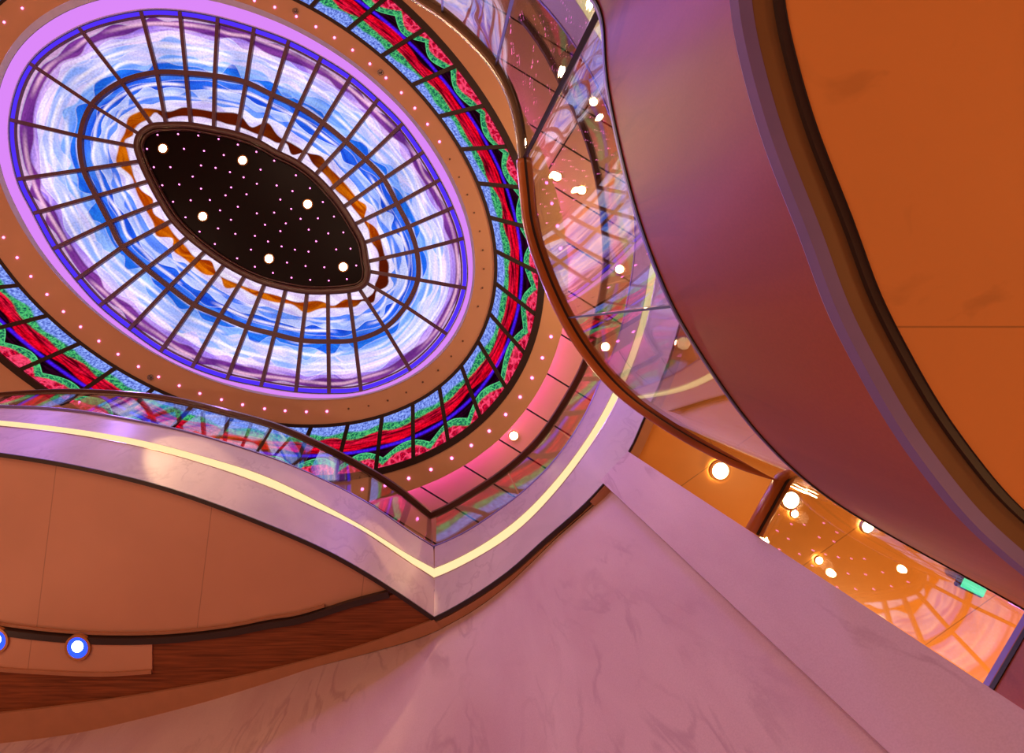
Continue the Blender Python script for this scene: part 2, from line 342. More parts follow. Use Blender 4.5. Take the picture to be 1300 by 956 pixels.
def inset(pts, d):                          # move a closed horizontal curve inwards
    c = sum(pts, Vector())/len(pts); n = len(pts); out = []; area = sum(pts[i].x*pts[(i+1) % n].y-pts[(i+1) % n].x*pts[i].y for i in range(n)); sg = 1 if area > 0 else -1
    for i, p in enumerate(pts):
        t = (pts[(i+1) % n]-pts[i-1]); s = Vector((-t.y, t.x, 0)).normalized()*sg; out.append(p+s*d)
    return out
sweep('oval_rim', [p+Vector((0, 0, -.07)) for p in inset(ic, .03)], .1, .12, M['oval'], dome, True, round_=1)
sweep('oval_inner_bead', [p+Vector((0, 0, -.06)) for p in inset(ic, .1)], .03, .08, M['oval'], dome, True, round_=1)
polyface('oval_black_panel', [p+Vector((0, 0, -.02)) for p in inset(ic, .06)], M['black'], dome, .04)
# cove round the glass
lipc = [W(*p, H_CEIL) for p in ell(*E_LIP, n=192)]
def match(curve, ref):                      # sample closed curve 'curve' at the bearings of ref about their centre
    c = sum(curve, Vector())/len(curve); A = sorted((math.atan2(p.y-c.y, p.x-c.x), math.hypot(p.x-c.x, p.y-c.y)) for p in curve); out = []
    h = curve[0].z; A = [(A[-1][0]-math.tau, A[-1][1])]+A+[(A[0][0]+math.tau, A[0][1])]
    for q in ref:
        t = math.atan2(q.y-c.y, q.x-c.x); k = 0
        while A[k+1][0] < t: k += 1
        u = (t-A[k][0])/(A[k+1][0]-A[k][0]); r = A[k][1]*(1-u)+A[k+1][1]*u; out.append(Vector((c.x+r*math.cos(t), c.y+r*math.sin(t), h)))
    return out
oc2 = match(inset(oc, -.02), lipc)
cs = empty('skylight_cove', 'cove wall with LED wash painted on as lilac glow, and a white lip, running round the oval skylight', 'cove light')
def up(pts, h): return [Vector((p.x, p.y, h)) for p in pts]
l1 = up(lipc, H_CEIL+.09)
cv0 = up(inset(lipc, .012), H_CEIL+.07); cv1 = up(oc2, H_DOME-.045)
ca = up(inset(lipc, .004), H_CEIL-.012); cm = rowmix(ca, cv1, .3); cm2 = [p+Vector((0, 0, .015)) for p in cm]
loft('white_lip', [up(lipc, H_CEIL+.02), ca, cm], M['lipwhite'], cs, True, thick=.006)
loft('cove_wash_glow', [cm2, rowmix(cm2, cv1, .5), cv1], M['cove'], cs, True, thick=.008)
sweep('cove_bead', [p+Vector((0, 0, .0)) for p in up(oc2, H_DOME-.05)], .02, .02, M['lipwhite'], cs, True)
oc3 = match(oc, lipc)
sweep('blue_led_strip', up(inset(oc3, .035), H_DOME-.03), .06, .02, M['blue_strip'], dome, True)
sweep('outer_frame', up(inset(oc3, .085), H_DOME-.02), .022, .05, M['mullion'], dome, True)
# ring of dark stained glass
NR = 43
def dif(x):
    K = [(-450, -3), (-410, -2), (-360, 1), (-320, 5), (-283, 7.3), (-250, 4), (-216, 2), (-190, 2.8), (-163, 3.6), (-122, 0), (-90, -3)]
    for (a, p), (b, q) in zip(K, K[1:]):
        if a <= x <= b: return p+(q-p)*(x-a)/(b-a)
    return -3
def bear(c, ang, t, a, b):
    return ellp(c, a, b, ang, -t)
RS = 5; rin, rout = [], []
for i in range(NR*RS):
    t = -90.3-360*i/(NR*RS)
    rin.append(W(*ellp(*E_IN, -t), H_CEIL+.03)); rout.append(W(*ellp(*E_OUT, -(t+dif(t))), H_CEIL+.03))
ring = empty('stained_glass_ring', 'dark ring of red, green and violet backlit stained glass around the skylight', 'stained glass')
rarc = [0]
for j in range(len(rin)): rarc.append(rarc[-1]+(rin[(j+1) % len(rin)].lerp(rout[(j+1) % len(rin)], .5)-rin[j].lerp(rout[j], .5)).length)
loft('ring_glass', [rowmix(rin, rout, k/3) for k in range(4)], M['ring'], ring, True, uv={'flow': lambda a, b: (rarc[b], a/3)}, smooth_=False)
for i in range(NR):
    a, b = rin[i*RS], rout[i*RS]; sweep('cross_bar', [a.lerp(b, .02)+dz*.5, b.lerp(a, .04)+dz*.5], .06, .04, M['ringbar'], ring)
sweep('inner_frame', [p+dz*.6 for p in rin], .05, .05, M['ringbar'], ring, True)
sweep('outer_frame', [p+dz*.6 for p in rout], .10, .05, M['ringbar'], ring, True)
# plaster bands and the cove ceiling beyond them
def frame_plate(name, a, b, h, mat, thick):
    o = loft(name, [up(a, h), up(b, h), up(b, h+thick), up(a, h+thick), up(a, h)], mat, None, True, smooth_=False); return o
rin_m = match([W(*p, H_CEIL) for p in ell(*E_IN, n=192)], lipc)
struct(frame_plate('ceiling', up(lipc, H_CEIL), rin_m, H_CEIL, M['band'], .05), 'tan plaster ceiling band with pink pinpoint lights, between the skylight cove and the red glass ring', 'ceiling')
eo = ell(*E_OUT, n=192); ro = [W(*p, H_CEIL) for p in eo]
c_, a_, b_, g_ = E_OUT
pk = [W(*p, H_CEIL) for p in ell(c_, a_+34, b_+37, g_, n=192)]
struct(frame_plate('ceiling', ro, pk, H_CEIL, M['band'], .1), 'tan plaster ceiling band outside the red glass ring, edged by the pink cove', 'ceiling')
hole = inset(pk, .45)
def outer_sq(p, R=11.): return [Vector((q.x+(q.x-cc.x)*0, q.y, q.z)) for q in p]
cc = sum(pk, Vector())/len(pk)
far = [Vector((cc.x+(p.x-cc.x)/math.hypot(p.x-cc.x, p.y-cc.y)*12, cc.y+(p.y-cc.y)/math.hypot(p.x-cc.x, p.y-cc.y)*12, H_COVE)) for p in pk]
o = loft('ceiling', [up(hole, H_COVE), far, up(far, H_COVE+.05), up(hole, H_COVE+.05), up(hole, H_COVE)], M['cove_ceiling'], None, True, smooth_=False)
struct(o, 'panelled upper ceiling with dark joints, washed pink by the cove light near the ring', 'ceiling')
w1 = loft('wall_cove', [up(hole, H_CEIL+.1), up(hole, H_COVE)], M['band'], None, True, thick=.02); struct(w1, 'upright back of the pink cove above the tan ceiling band', 'wall')
led = sweep('cove_strip_light', up(inset(pk, .16), H_CEIL+.14), .05, .03, M['pink_led'], None, True)
tag(led, 'pink strip light hidden on top of the ceiling band edge', 'strip light')

# ================================================================== BALCONY ONE DECK UP (corner at the middle of the picture)
TH0 = math.atan2(783-VY, 551-VX)
def side(pts, lo, hi, n, h):
    f = polar(pts); return ring_pts(f, lin(lo, hi, n), h)
NLB, NRB = 70, 70; T_L = math.radians(168); T_R = math.radians(-75)
railL = [(547,653),(496,612.5),(446.5,584),(404.6,563),(352,540.6),(300,526),(217,506.6),(157,500),(78.5,497.5),(0,502),(-60,509)]
capL = [(550,694),(522,676.6),(470,640),(417.7,612.5),(365,589),(301,567),(235,548.5),(144,530),(78.5,521),(0,517.5),(-90,518),(-180,522)]
s1L = [(551,721),(517,702.8),(467,671),(403,636),(340,605),(261.5,580),(183,559.5),(104.6,546),(0,534),(-100,528),(-240,526)]
s2L = [(551,734),(509,707),(457,671.5),(397,643),(340,617.5),(262,590),(183,568.5),(104.6,553.7),(0,541),(-100,536),(-250,535)]
botL = [(551,783),(499,747),(425.5,702.8),(365,675),(340,665),(300,649),(209,617.8),(104.6,593),(0,576),(-110,566),(-260,562),(-330,562)]
railR = [(547,653),(600,624),(640,597),(680,560),(715,510),(742,458),(756,405),(768,335),(766,285),(760.6,240),(739.7,162),(716,112),(687,57),(655,15),(610,-30)]
capR = [(550,694),(590,676),(630,650),(670,619),(705,583),(737,537),(763.6,481),(785,430),(799,370),(807,300),(802,240),(785,175),(757,105),(722,45),(675,-10)]
s1R = [(551,721),(600,698),(640,672),(700,615),(740,563),(779,495),(800,445),(815,395),(823,348),(830,290),(826,225),(810,155),(780,85),(742,18),(700,-40)]
s2R = [(551,734),(600,711),(645,683),(705,625),(747,570),(790,495),(812,440),(826,390),(834,345),(841,290),(837,222),(820,150),(790,78),(752,8),(706,-52)]
botR = [(551,783),(600,756),(640,728.5),(692,682.8),(755,625),(797,573),(818,527),(843,470),(862,410),(878,345),(885,280),(880,205),(862,130),(830,50),(790,-25),(740,-90)]
# right-hand faces swap to constant radius ratios where the near balcony hides them
bal = empty('balcony', 'pointed upper balcony with lilac stone fascia, glowing strip and dark handrail', 'balcony')
tL = lin(TH0, T_L, NLB); tR = lin(TH0, T_R, NRB)
def both(L, R, h):
    fr = polar(R); q = P(L, h, 10); out = []; x0 = q[0].x; xe = -5.45
    for i in range(NLB):
        x = x0+(xe-x0)*i/(NLB-1); k = 0
        while k < len(q)-2 and q[k+1].x > x: k += 1
        u = (x-q[k].x)/(q[k+1].x-q[k].x); out.append(q[k].lerp(q[k+1], u))
    return smooth(out, 4), ring_pts(fr, tR, h)
hs1, hs2 = H_BOT_B*365/307+.0, H_BOT_B*365/320
cap, s1, s2, bot, rail = both(capL, capR, H_CAP_B), both(s1L, s1R, hs1), both(s2L, s2R, hs2), both(botL, botR, H_BOT_B), both(railL, railR, H_RAIL_B)
def outward(pts, d): return [Vector((p.x*(1+d/max(p.xy.length, .1)), p.y*(1+d/max(p.xy.length, .1)), p.z)) for p in pts]
for k, nm in ((0, 'left'), (1, 'right')):
    loft('upper_fascia', [outward(cap[k], .10), cap[k], s1[k], outward(s1[k], .10)], M['fascia_b'], bal)
    loft('lower_fascia', [outward(s2[k], .10), s2[k], bot[k], outward(bot[k], .035)], M['fascia_b'], bal)
    loft('light_strip', [up(outward(s1[k], .012), hs1), up(outward(s2[k], .012), hs2)], M['strip'], bal, thick=.01)
    sweep('strip_edge_trim', outward(s2[k], .004), .012, .016, M['railedge'], bal)
    sweep('cap_trim', outward(cap[k], .03), .07, .03, M['lip'], bal)
    sweep('dark_bottom_trim', up(outward(bot[k], .018), H_BOT_B-.004), .035, .012, M['shadow_gap'], bal)
    loft('deck_slab', [up(outward(cap[k], .10), H_CAP_B), up(outward(cap[k], .12), 6.1), up(outward(cap[k], 3.2), 6.1)], M['deck'], bal)
# glass and rail
fc_r = [None, polar(railR)]; fc_c = [None, polar(capR)]
bg = empty('glass_balustrade', 'clear glass balustrade of the pointed upper balcony reflecting the skylight', 'balustrade')
def glasspanel(fr, fcp, t0, t1, hr, hc, mat, parent, n=40, ins=.03, name='glass_panel'):
    ts = lin(t0, t1, n); a = outward(ring_pts(fr, ts, hr), ins); b = outward(ring_pts(fcp, ts, hc), ins)
    return loft(name, [a, b], mat, parent, thick=.012)
def joint(fr, fcp, t, hr, hc, w, parent, mat=None):
    a = outward(ring_pts(fr, [t], hr), .03)[0]; b = outward(ring_pts(fcp, [t], hc), .03)[0]
    d = Vector((-math.sin(t), math.cos(t), 0))*w/2
    r = Vector((math.cos(t), math.sin(t), 0))*.009
    return loft('glass_joint', [[a-d-r, a+d-r, a+d+r, a-d+r, a-d-r], [b-d-r, b+d-r, b+d+r, b-d+r, b-d-r]], mat or M['seal'], parent, smooth_=False)
spR = [TH0-.003, math.radians(64), math.radians(40), math.radians(14), math.radians(-14), math.radians(-40), T_R]
gl0, gl1 = outward(rail[0], .03), outward(cap[0], .03)
for a, b in ((0, 17), (18, 35), (36, 52), (53, 69)):
    loft('glass_panel', [resample(gl0[a:b+1], 40), resample(gl1[a:b+1], 40)], M['glass_b'], bg, thick=.012)
for sp, k in ((spR, 1),):
    for a, b in zip(sp, sp[1:]):
        s = .004 if b > a else -.004; glasspanel(fc_r[k], fc_c[k], a+s, b-s, H_RAIL_B, H_CAP_B+.01, M['glass_b'], bg)
for i, (L, nm) in enumerate(((rail[0], 'left'), (rail[1], 'right'))): pass
hr = empty('handrail', 'thin dark handrail bent to a point at the middle of the picture', 'handrail')
full = [p for p in reversed(rail[0])]+[p for p in rail[1][1:]]
full = [p+Vector((0, 0, .02)) for p in outward(full, .02)]
sweep('rail', full, .075, .06, M['railb'], hr)
sweep('rail_lower_bead', [p+Vector((0, 0, -.035)) for p in outward(full, .032)], .012, .012, M['railedge'], hr)

# soffit under it
W1 = [(503,748),(446,763),(378,784),(340,790),(300,798),(261.5,803.5),(209,808.5),(144,810),(78,807),(0,798),(-100,780),(-250,740)]
W2 = [(551,786),(509,802),(446,823),(378,841),(300,859.5),(240,871),(150,886),(60,898),(-60,910),(-250,915)]
W3L = [(561,797),(535,808),(490,822),(446,834),(400,846),(352,862),(270,888),(180,912),(100,930),(-60,950),(-250,965)]
W3R = [(561,797),(600,775),(640,745.5),(680,708),(705,683),(740,652),(766,629),(778,617),(796,606)]
# peach panels, raised a little behind the dark reveal
b0 = [p for p in bot[0]]
pe = P(W1, H_BOT_B)
poly = [Vector((p.x, p.y, H_BOT_B+.05)) for p in outward(b0, .03) if p.x < W(520, 0, H_BOT_B).x]+[Vector((p.x, p.y, H_BOT_B+.05)) for p in reversed([q+Vector((0, .05, 0)) for q in pe])]
so = polyface('ceiling', poly, M['soffit_b'], None, .04); struct(so, 'peach panelled soffit under the left wing of the pointed balcony', 'ceiling')
sweep('dark_reveal', [q+Vector((0, .025, .012)) for q in pe[1:]], .05, .05, M['shadow_gap'], bal)
sweep('bead_trim', [q+Vector((0, -.02, .03)) for q in pe[9:]], .02, .02, M['tan'], bal)
w2 = P(W2, H_BOT_B)
poly = [Vector((p.x, p.y+.05, H_BOT_B+.02)) for p in pe]+[W(-250, 915, H_BOT_B+.02)]
poly = [Vector((p.x, p.y+.045, H_BOT_B+.015)) for p in pe]+[Vector((p.x, p.y+.02, H_BOT_B+.015)) for p in reversed(w2)]+[W(551, 783, H_BOT_B+.015)]
tb = polyface('timber_soffit', poly, M['wood_b'], bal, .04)
# lighter panel with blue downlights left of the timber
W1c = [(193,812),(144,814),(78,811.5),(0,803),(-100,785),(-250,745)]; LOW = [(193,850),(130,853.5),(60,851),(0,847),(-100,832),(-250,795)]
polyface('downlight_panel', [p for p in P(W1c, H_BOT_B)]+[p for p in reversed(P(LOW, H_BOT_B))], M['soffit_b'], bal, .02)
sweep('dark_reveal', P([(x, y+2) for x, y in LOW], H_BOT_B-.005), .03, .03, M['tan'], bal)
# tan moulding between the soffit and the wall
w3l, w3r = P(W3L, H_BOT_B), P(W3R, H_BOT_B)
n_ = 60; a = resample([p for p in w2], n_); b = resample(w3l, n_)
loft('tan_moulding', [up(a, H_BOT_B+.012), up(a, H_BOT_B-.012), up(b, H_BOT_B-.012)], M['tan'], bal, smooth_=False)
fb = polar(botR); rr = ring_pts(fb, lin(TH0, math.atan2(612-VY, 766-VX), n_), H_BOT_B); bb = resample(w3r, n_)
loft('tan_moulding', [up(outward(rr, .05), H_BOT_B+.012), up(outward(rr, .05), H_BOT_B-.004), up(bb, H_BOT_B-.004)], M['tan'], bal, smooth_=False)
wl = outward(resample([p for p in reversed(w3l)]+w3r[1:]+[], 120), .04)
o = loft('wall_front', [up(wl, H_BOT_B+.0), up(wl, 3.0), up(wl, 1.0), up(wl, FLOOR)], M['wall'], None, thick=.06, off=0)
struct(o, 'tall curved stone wall washed pink and violet below the pointed balcony', 'wall')
# pier
p1, p2 = W(762, 610, H_BOT_B), W(797, 573, H_BOT_B); nrm = Vector((.717, .697, 0))
def box8(name, base, h0, h1, mat, parent=None):
    return loft(name, [up(base+[base[0]], h0), up(base+[base[0]], h1)], mat, parent, smooth_=False)
pc = [p1, p2, p2+nrm*.5, p1+nrm*.5]
me = bpy.data.meshes.new('wall_pier'); V = [(p.x, p.y, z) for z in (FLOOR, H_BOT_B-.002) for p in pc]
me.from_pydata(V, [], [(0, 1, 5, 4), (1, 2, 6, 5), (2, 3, 7, 6), (3, 0, 4, 7), (4, 5, 6, 7), (0, 3, 2, 1)])
o = link('wall_pier', me, M['pier'], None, False); struct(o, 'narrow pinkish stone pier rising beside the curved wall to the balcony corner', 'pillar')
# hall ceiling to the right of the pier
fbx = ring_pts(fb, lin(math.atan2(612-VY, 766-VX)+.1, T_R, 60), H_BOT_B+.02)
hc = outward(fbx, .06); far2 = [Vector((p.x/p.xy.length*9.5, p.y/p.xy.length*9.5, H_BOT_B+.02)) for p in hc]
far2[0] = Vector((p1.x+nrm.x*9, p1.y+nrm.y*9, H_BOT_B+.02))
o = loft('ceiling', [hc, far2], M['hall'], None, thick=.04, off=1); struct(o, 'glossy orange hall ceiling with thin joints behind the near balcony glass', 'ceiling')
sweep('timber_bottom_trim', up(outward(fbx, .045), H_BOT_B-.01), .07, .03, M['tan'], bal)

# ================================================================== NEAR BALCONY
railA = [(470,-52),(525,-8),(560,14),(598.5,47),(632,86),(655,136),(668,197)]
railA2 = [(667,199),(669,240),(674,285),(697,355),(735,430),(786,492),(838,531),(890,562),(940,586),(995,603)]
F1v = [(766,84),(781,167),(806,268),(823,318),(848,380),(858,400),(898,464),(948,535),(1007,597.5),(1061,639),(1124,676),(1178,706),(1233,735.6),(1300,773),(1309,779)]
F1 = [(760,0)]+F1v
def sc_pts(pts, k): return [(VX+(x-VX)/k, VY+(y-VY)/k) for x, y in pts]
railC = smooth(resample(P(railA[:-1]+railA2[1:-1]+[(997, 604)], H_RAIL_A, 8), 300), 20)
F1 = sc_pts([(470,-52),(525,-8),(560,14),(598.5,47)], .578/.73)+sc_pts([(632,88)], .578/.82)+F1  # edge bent inward out of view so the leaning glass mirrors the skylight
P1 = [(923,0),(940,84),(965,176),(994,251),(1028,335),(1040,380),(1090,476),(1136.5,556),(1195,631),(1241,681)]
P1 = sc_pts(F1[:5], .607)+sc_pts([(760, 0)], .607)+P1+sc_pts([(1061,639),(1124,676),(1178,706),(1233,735.6),(1309,779)], .648)[2:]
P2 = [(940,0),(952,84),(977.5,167),(1007,251),(1044.5,335),(1057,380),(1107,472),(1149,547),(1212,627),(1258,673)]
P3 = [(982,0),(998,84),(1023.5,167),(1061,268),(1103,378),(1178,514),(1245,602),(1290,655)]
P4 = [(996,0),(1011,71),(1036,167),(1069.5,259),(1120,385),(1157,455),(1199,531),(1253.6,602),(1300,656)]
fF1, fP1 = polar(F1), polar(P1)
TA0, TA1 = math.radians(-101), math.atan2(779-VY, 1309-VX)
capA = smooth(resample(P(F1+[], H_CAP_A, 8), 200), 30)
ts = [math.atan2(p.y, p.x) for p in capA]; botA = smooth(ring_pts(fP1, ts, H_BOT_A), 30)
end_cap = W(1255, 868, H_CAP_A); cornA = capA[-1]; dirr = (Vector((p2.x, p2.y, H_CAP_A))-cornA)
endA = cornA+dirr
# return leg to the pier
nR = 8
capA_all = capA+[cornA.lerp(endA, i/nR) for i in range(1, nR+1)]
cb = botA[-1]; eb = Vector((endA.x, endA.y, H_BOT_A)); botA_all = botA+[cb.lerp(eb, i/nR) for i in range(1, nR+1)]
nb = empty('balcony', 'near balcony at the right with dark red-brown stone fascia and orange underside', 'balcony')
# offsets are away from the open well: to the outer side of the path
def offs(pts, d):
    out = []
    for i, p in enumerate(pts):
        a = pts[max(i-1, 0)]; b = pts[min(i+1, len(pts)-1)]; t = (b-a); s = Vector((t.y, -t.x, 0)).normalized(); out.append(p+s*d)
    return out
loft('stone_fascia', [offs(capA_all, .06), capA_all, [p.lerp(q, .5) for p, q in zip(capA_all, botA_all)], botA_all, offs(botA_all, .05)], M['fascia_a'], nb)
sweep('cap_edge_trim', [p+Vector((0, 0, .006)) for p in offs(capA_all, .008)], .016, .02, M['lip'], nb)
sweep('dark_cap_line', [p+Vector((0, 0, -.012)) for p in offs(capA_all, .002)], .012, .012, M['seal'], nb)
lipA = offs(botA_all, -.004)
def band_from(fpts, h): 
    f = polar(fpts); return f
# trim, recess and orange soffit follow the fascia at growing distance
q1 = up(botA_all, H_BOT_A); q2 = up(offs(botA_all, -.0), H_BOT_A-.028)
loft('lip_trim', [offs(q1, .0), up(offs(botA_all, -.008), H_BOT_A-.014), up(offs(botA_all, -.002), H_BOT_A-.03), up(offs(botA_all, .02), H_BOT_A-.031)], M['lip'], nb)
H3 = H_BOT_A-.03
r2 = up(offs(botA_all, .012), H3); r3 = up(offs(botA_all, .055), H3)
loft('recess_band', [r2, r3], M['recess_a'], nb)
loft('step_trim', [up(offs(botA_all, .055), H3), up(offs(botA_all, .055), H3-.01), up(offs(botA_all, .066), H3-.012), up(offs(botA_all, .066), H3-.016)], M['shadow_gap'], nb)
r4 = up(offs(botA_all, .066), H3-.014); L_ = len(r4)
farA = []
for i, p in enumerate(r4):
    t = (r4[min(i+1, L_-1)]-r4[max(i-1, 0)]).normalized(); farA.append(None)
farA = [Vector((7.4, -8+12*i/(L_-1), r4[0].z)) for i in range(L_)]
loft('orange_soffit', [r4, farA], M['soffit_a'], nb, smooth_=False)
loft('deck_slab', [up(offs(capA_all, .06), H_CAP_A), up(offs(capA_all, .07), 1.35), up(farA, 1.35)], M['deck'], nb, smooth_=False)
# balustrade
ga = empty('glass_balustrade', 'tall curved glass balustrade of the near balcony, with black joints', 'balustrade')
def th(x, y): return math.atan2(y-VY, x-VX)
def near(curve, t):                         # index of the point of an open curve at bearing t
    return min(range(len(curve)), key=lambda i: abs(math.atan2(curve[i].y, curve[i].x)-t))
jt = [th(563, 18), th(629, 88), th(668, 197), th(724, 402)]
jr = [0]+[near(railC, t) for t in jt]+[len(railC)-1]; jc = [near(capA, TA0)]+[near(capA, t) for t in jt]+[len(capA)-1]
cornR = W(997, 604, H_RAIL_A); endR = Vector((p2.x, p2.y, H_RAIL_A))+Vector((-.012, -.012, 0))
for i in range(5):
    top = resample(railC[jr[i]:jr[i+1]+1], 60); bo = resample(capA[jc[i]:jc[i+1]+1], 60)
    loft('glass_panel', [offs(top, .004)[0:], offs(bo, .02)], M['glass_r'] if i < 3 else M['glass'], ga, thick=.012)
ce = capA[-1]
loft('glass_panel', [[cornR.lerp(endR, k/4)+Vector((.01, .01, 0)) for k in range(5)], [ce.lerp(endA, k/4)+Vector((.02, .01, 0)) for k in range(5)]], M['glass'], ga, thick=.012)
for k, (t, w) in enumerate(((jt[0], .012), (jt[1], .014), (jt[2], .02), (jt[3], .008))):
    a, b = outward([railC[jr[k+1]]], .004)[0], outward([capA[jc[k+1]]], .02)[0]; d = Vector((-math.sin(t), math.cos(t), 0))*w/2; r = Vector((math.cos(t), math.sin(t), 0))*.008
    loft('glass_joint', [[a-d-r, a+d-r, a+d+r, a-d+r, a-d-r], [b-d-r, b+d-r, b+d+r, b-d+r, b-d-r]], M['seal'], ga, smooth_=False)
ra = empty('handrail', 'thick varnished wooden handrail sweeping down the near glass to the stone pier', 'handrail')
up_path = [p+Vector((0, 0, .01)) for p in railC[:jr[3]+1]]
sweep('olive_top_cap', outward(up_path, .0), .05, .05, M['capedge'], ra, round_=1)
sweep('cap_line', [p+Vector((0, 0, -.026)) for p in outward(up_path, .012)], .01, .01, M['raildark'], ra)
sweep('lilac_edge', [p+Vector((0, 0, -.015)) for p in outward(up_path, -.03)], .008, .012, M['railedge'], ra)
rp = [p for p in railC[jr[3]:-1:2]]+[cornR]
sweep('rail', rp, .075, .06, M['railwood'], ra, round_=1)
sweep('groove', [p+Vector((0, 0, -.03)) for p in rp], .012, .006, M['raildark'], ra)
rr_ = [cornR-(endR-cornR)*.03, cornR.lerp(endR, .5), endR]
sweep('return_rail', rr_, .075, .06, M['railwood'], ra, round_=1); sweep('groove', [p+Vector((0, 0, -.03)) for p in rr_], .012, .006, M['raildark'], ra)

# ================================================================== LAMPS
def disc(name, r, h, mat, parent=None, n=20, loc=(0, 0, 0), r2=None):
    me = bpy.data.meshes.new(name); bm = bmesh.new()
    bmesh.ops.create_cone(bm, cap_ends=True, segments=n, radius1=r, radius2=r if r2 is None else r2, depth=h)
    bmesh.ops.translate(bm, verts=bm.verts, vec=loc); bm.to_mesh(me); bm.free(); return link(name, me, mat, parent, False)
def ringm(name, r0, r1, h, mat, parent=None, n=24, z=0):
    a = [Vector((math.cos(t), math.sin(t), 0)) for t in [math.tau*i/n for i in range(n)]]
    return loft(name, [[p*r0+Vector((0, 0, z+h/2)) for p in a], [p*r0+Vector((0, 0, z-h/2)) for p in a], [p*r1+Vector((0, 0, z-h/2)) for p in a], [p*r1+Vector((0, 0, z+h/2)) for p in a]], mat, parent, True, smooth_=False)
def copy_thing(o, loc, label=None, group=None):
    c = o.copy(); C.objects.link(c); c.location = loc
    if label: c['label'] = label
    if group: c['group'] = group
    for ch in o.children:
        d = ch.copy(); C.objects.link(d); d.parent = c
    return c
def spot(loc, power, col=(1, .66, .32), ang=2.4, rad=.05):
    l = bpy.data.lights.new('lamp_or_fill_beam', 'SPOT'); l.energy = power; l.color = col; l.spot_size = ang; l.spot_blend = .6; l.shadow_soft_size = rad
    o = bpy.data.objects.new('lamp_or_fill_beam', l); C.objects.link(o); o.location = loc; return o
d0 = empty('downlight', 'x', 'downlight'); disc('lens', .065, .02, M['lamp'], d0, loc=(0, 0, -.012)); ringm('trim_ring', .065, .085, .03, M['housing'], d0, z=-.01)
ov = [((207.5,189), 'warm downlight at the narrow upper left end of the black oval panel'), ((308.5,204), 'warm downlight by the upper edge of the black oval, second from its left end'),
      ((391,259.6), 'warm downlight by the upper right edge of the black oval panel'), ((258,275), 'warm downlight by the lower left edge of the black oval panel'),
      ((342,328.6), 'warm downlight by the lower edge of the black oval, middle of that side'), ((436,339), 'largest warm downlight at the lower right end of the black oval panel')]
first = True
zo = H_DOME-.02
def place(p, lab, grp, h, scale=1., power=0, ang=2.4):
    global first
    loc = W(*p, h)
    if first: o = d0; o.location = loc; o['label'] = lab; o['group'] = grp; first = False
    else: o = copy_thing(d0, loc, lab, grp)
    o.scale = (scale,)*3
    if power: spot(loc+Vector((0, 0, -.06)), power, ang=ang)
    return o
for p, lab in ov: place(p, lab, 'downlights in the black oval panel', zo, .95, 55)
cv = [((652,553), 'warm downlight in the pink ceiling below the red glass ring'), ((738,242), 'warm downlight in a dark ring seen through the near glass beside the upper handrail'),
      ((707,225), 'warm downlight seen through the near glass close to the end of the wooden handrail'), ((786,342), 'bright warm downlight seen through the near glass close to the stone fascia'),
      ((768,440), 'warm downlight seen through the glass just below the thin glass joint'), ((753,130), 'warm downlight seen through the near glass below the thick black joint')]
for p, lab in cv: place(p, lab, 'downlights in the upper ceiling', H_COVE-.01, 1.0, 60)
hl = [((913,597), 'large bright downlight in the orange hall ceiling under the wooden handrail', 1.0, 60), ((1002,634), 'large bright downlight in the hall ceiling just right of the handrail corner', 1.0, 60), ((861,436), 'small warm downlight in the brown hall ceiling right of the lilac fascia', .5, 15),
      ((1008,652), 'small downlight just below the large one right of the handrail corner', .45, 8), ((1039,711), 'small downlight near the top edge of the stone pier', .45, 10), ((1100,668), 'downlight half hidden by the near fascia, right of the handrail corner', .7, 40)]
for p, lab, s, pw in hl: place(p, lab, 'downlights in the orange hall ceiling', H_BOT_B+.0, s, pw, 2.7)
b0_ = empty('blue_downlight', 'blue-white recessed downlight in the peach panel left of the timber soffit', 'downlight', 'blue downlights under the balcony', W(100, 821, H_BOT_B))
disc('lens', .085, .02, M['lampblue'], b0_, loc=(0, 0, -.004)); disc('bright_core', .045, .012, M['lampcore'], b0_, loc=(.0, -.01, -.016)); ringm('trim_ring', .085, .105, .03, M['housing'], b0_, z=-.005)
copy_thing(b0_, W(-4, 812, H_BOT_B), 'blue recessed downlight cut off by the left edge of the photo', 'blue downlights under the balcony')
# pinpoint LEDs
def leds(pts, h, r, mat, name, label, group, cat='pinpoint light'):
    o0 = None
    for p in pts:
        if o0 is None:
            o0 = disc(name, r, .014, mat, None, 8); tag(o0, label, cat, group); o0.location = W(*p, h)
        else:
            o = o0.copy(); C.objects.link(o); o.location = W(*p, h)
Z = [(255,163),(338,160),(420,166),(502,180),(580,203),(655,232),(212,220),(362,220),(443,228),(523,245),(727,268),(240,294),(307,294),(431,287),(490,297),(548,314),(672,304),(815,327),(397,332),(603,335),(657,361),(737,368),(274,367),(343,364),(431,381),(553,376),(872,379),(801,391),(530,408),(615,404),(752,425),(924,435),(318,434),(389,428),(467,427),(580,454),(796,463),(508,469),(657,481),(727,478),(904,501),(969,494),(834,503),(368,497),(552,507),(774,522),(690,527),(500,542),(867,547),(752,553),(425,555),(570,564),(649,572),(946,562),(1007,558),(897,594),(702,595),(487,605),(757,615),(811,628),(866,636),(633,628),(978,627),(1036,624),(577,663),(649,697),(779,680),(854,694),(930,699),(1059,692),(722,722),(797,741),(873,750),(948,753),(1021,747)]
leds([(120+x*.3137, 120+y*.3137) for x, y in Z], H_DOME-.03, .011, M['led'], 'pinpoint_led', 'tiny pink pinpoint light scattered in the black oval panel', 'pinpoint lights in the black oval')
def zz(L, ox, oy, s=.2615): return [(ox+x*s, oy+y*s) for x, y in L]
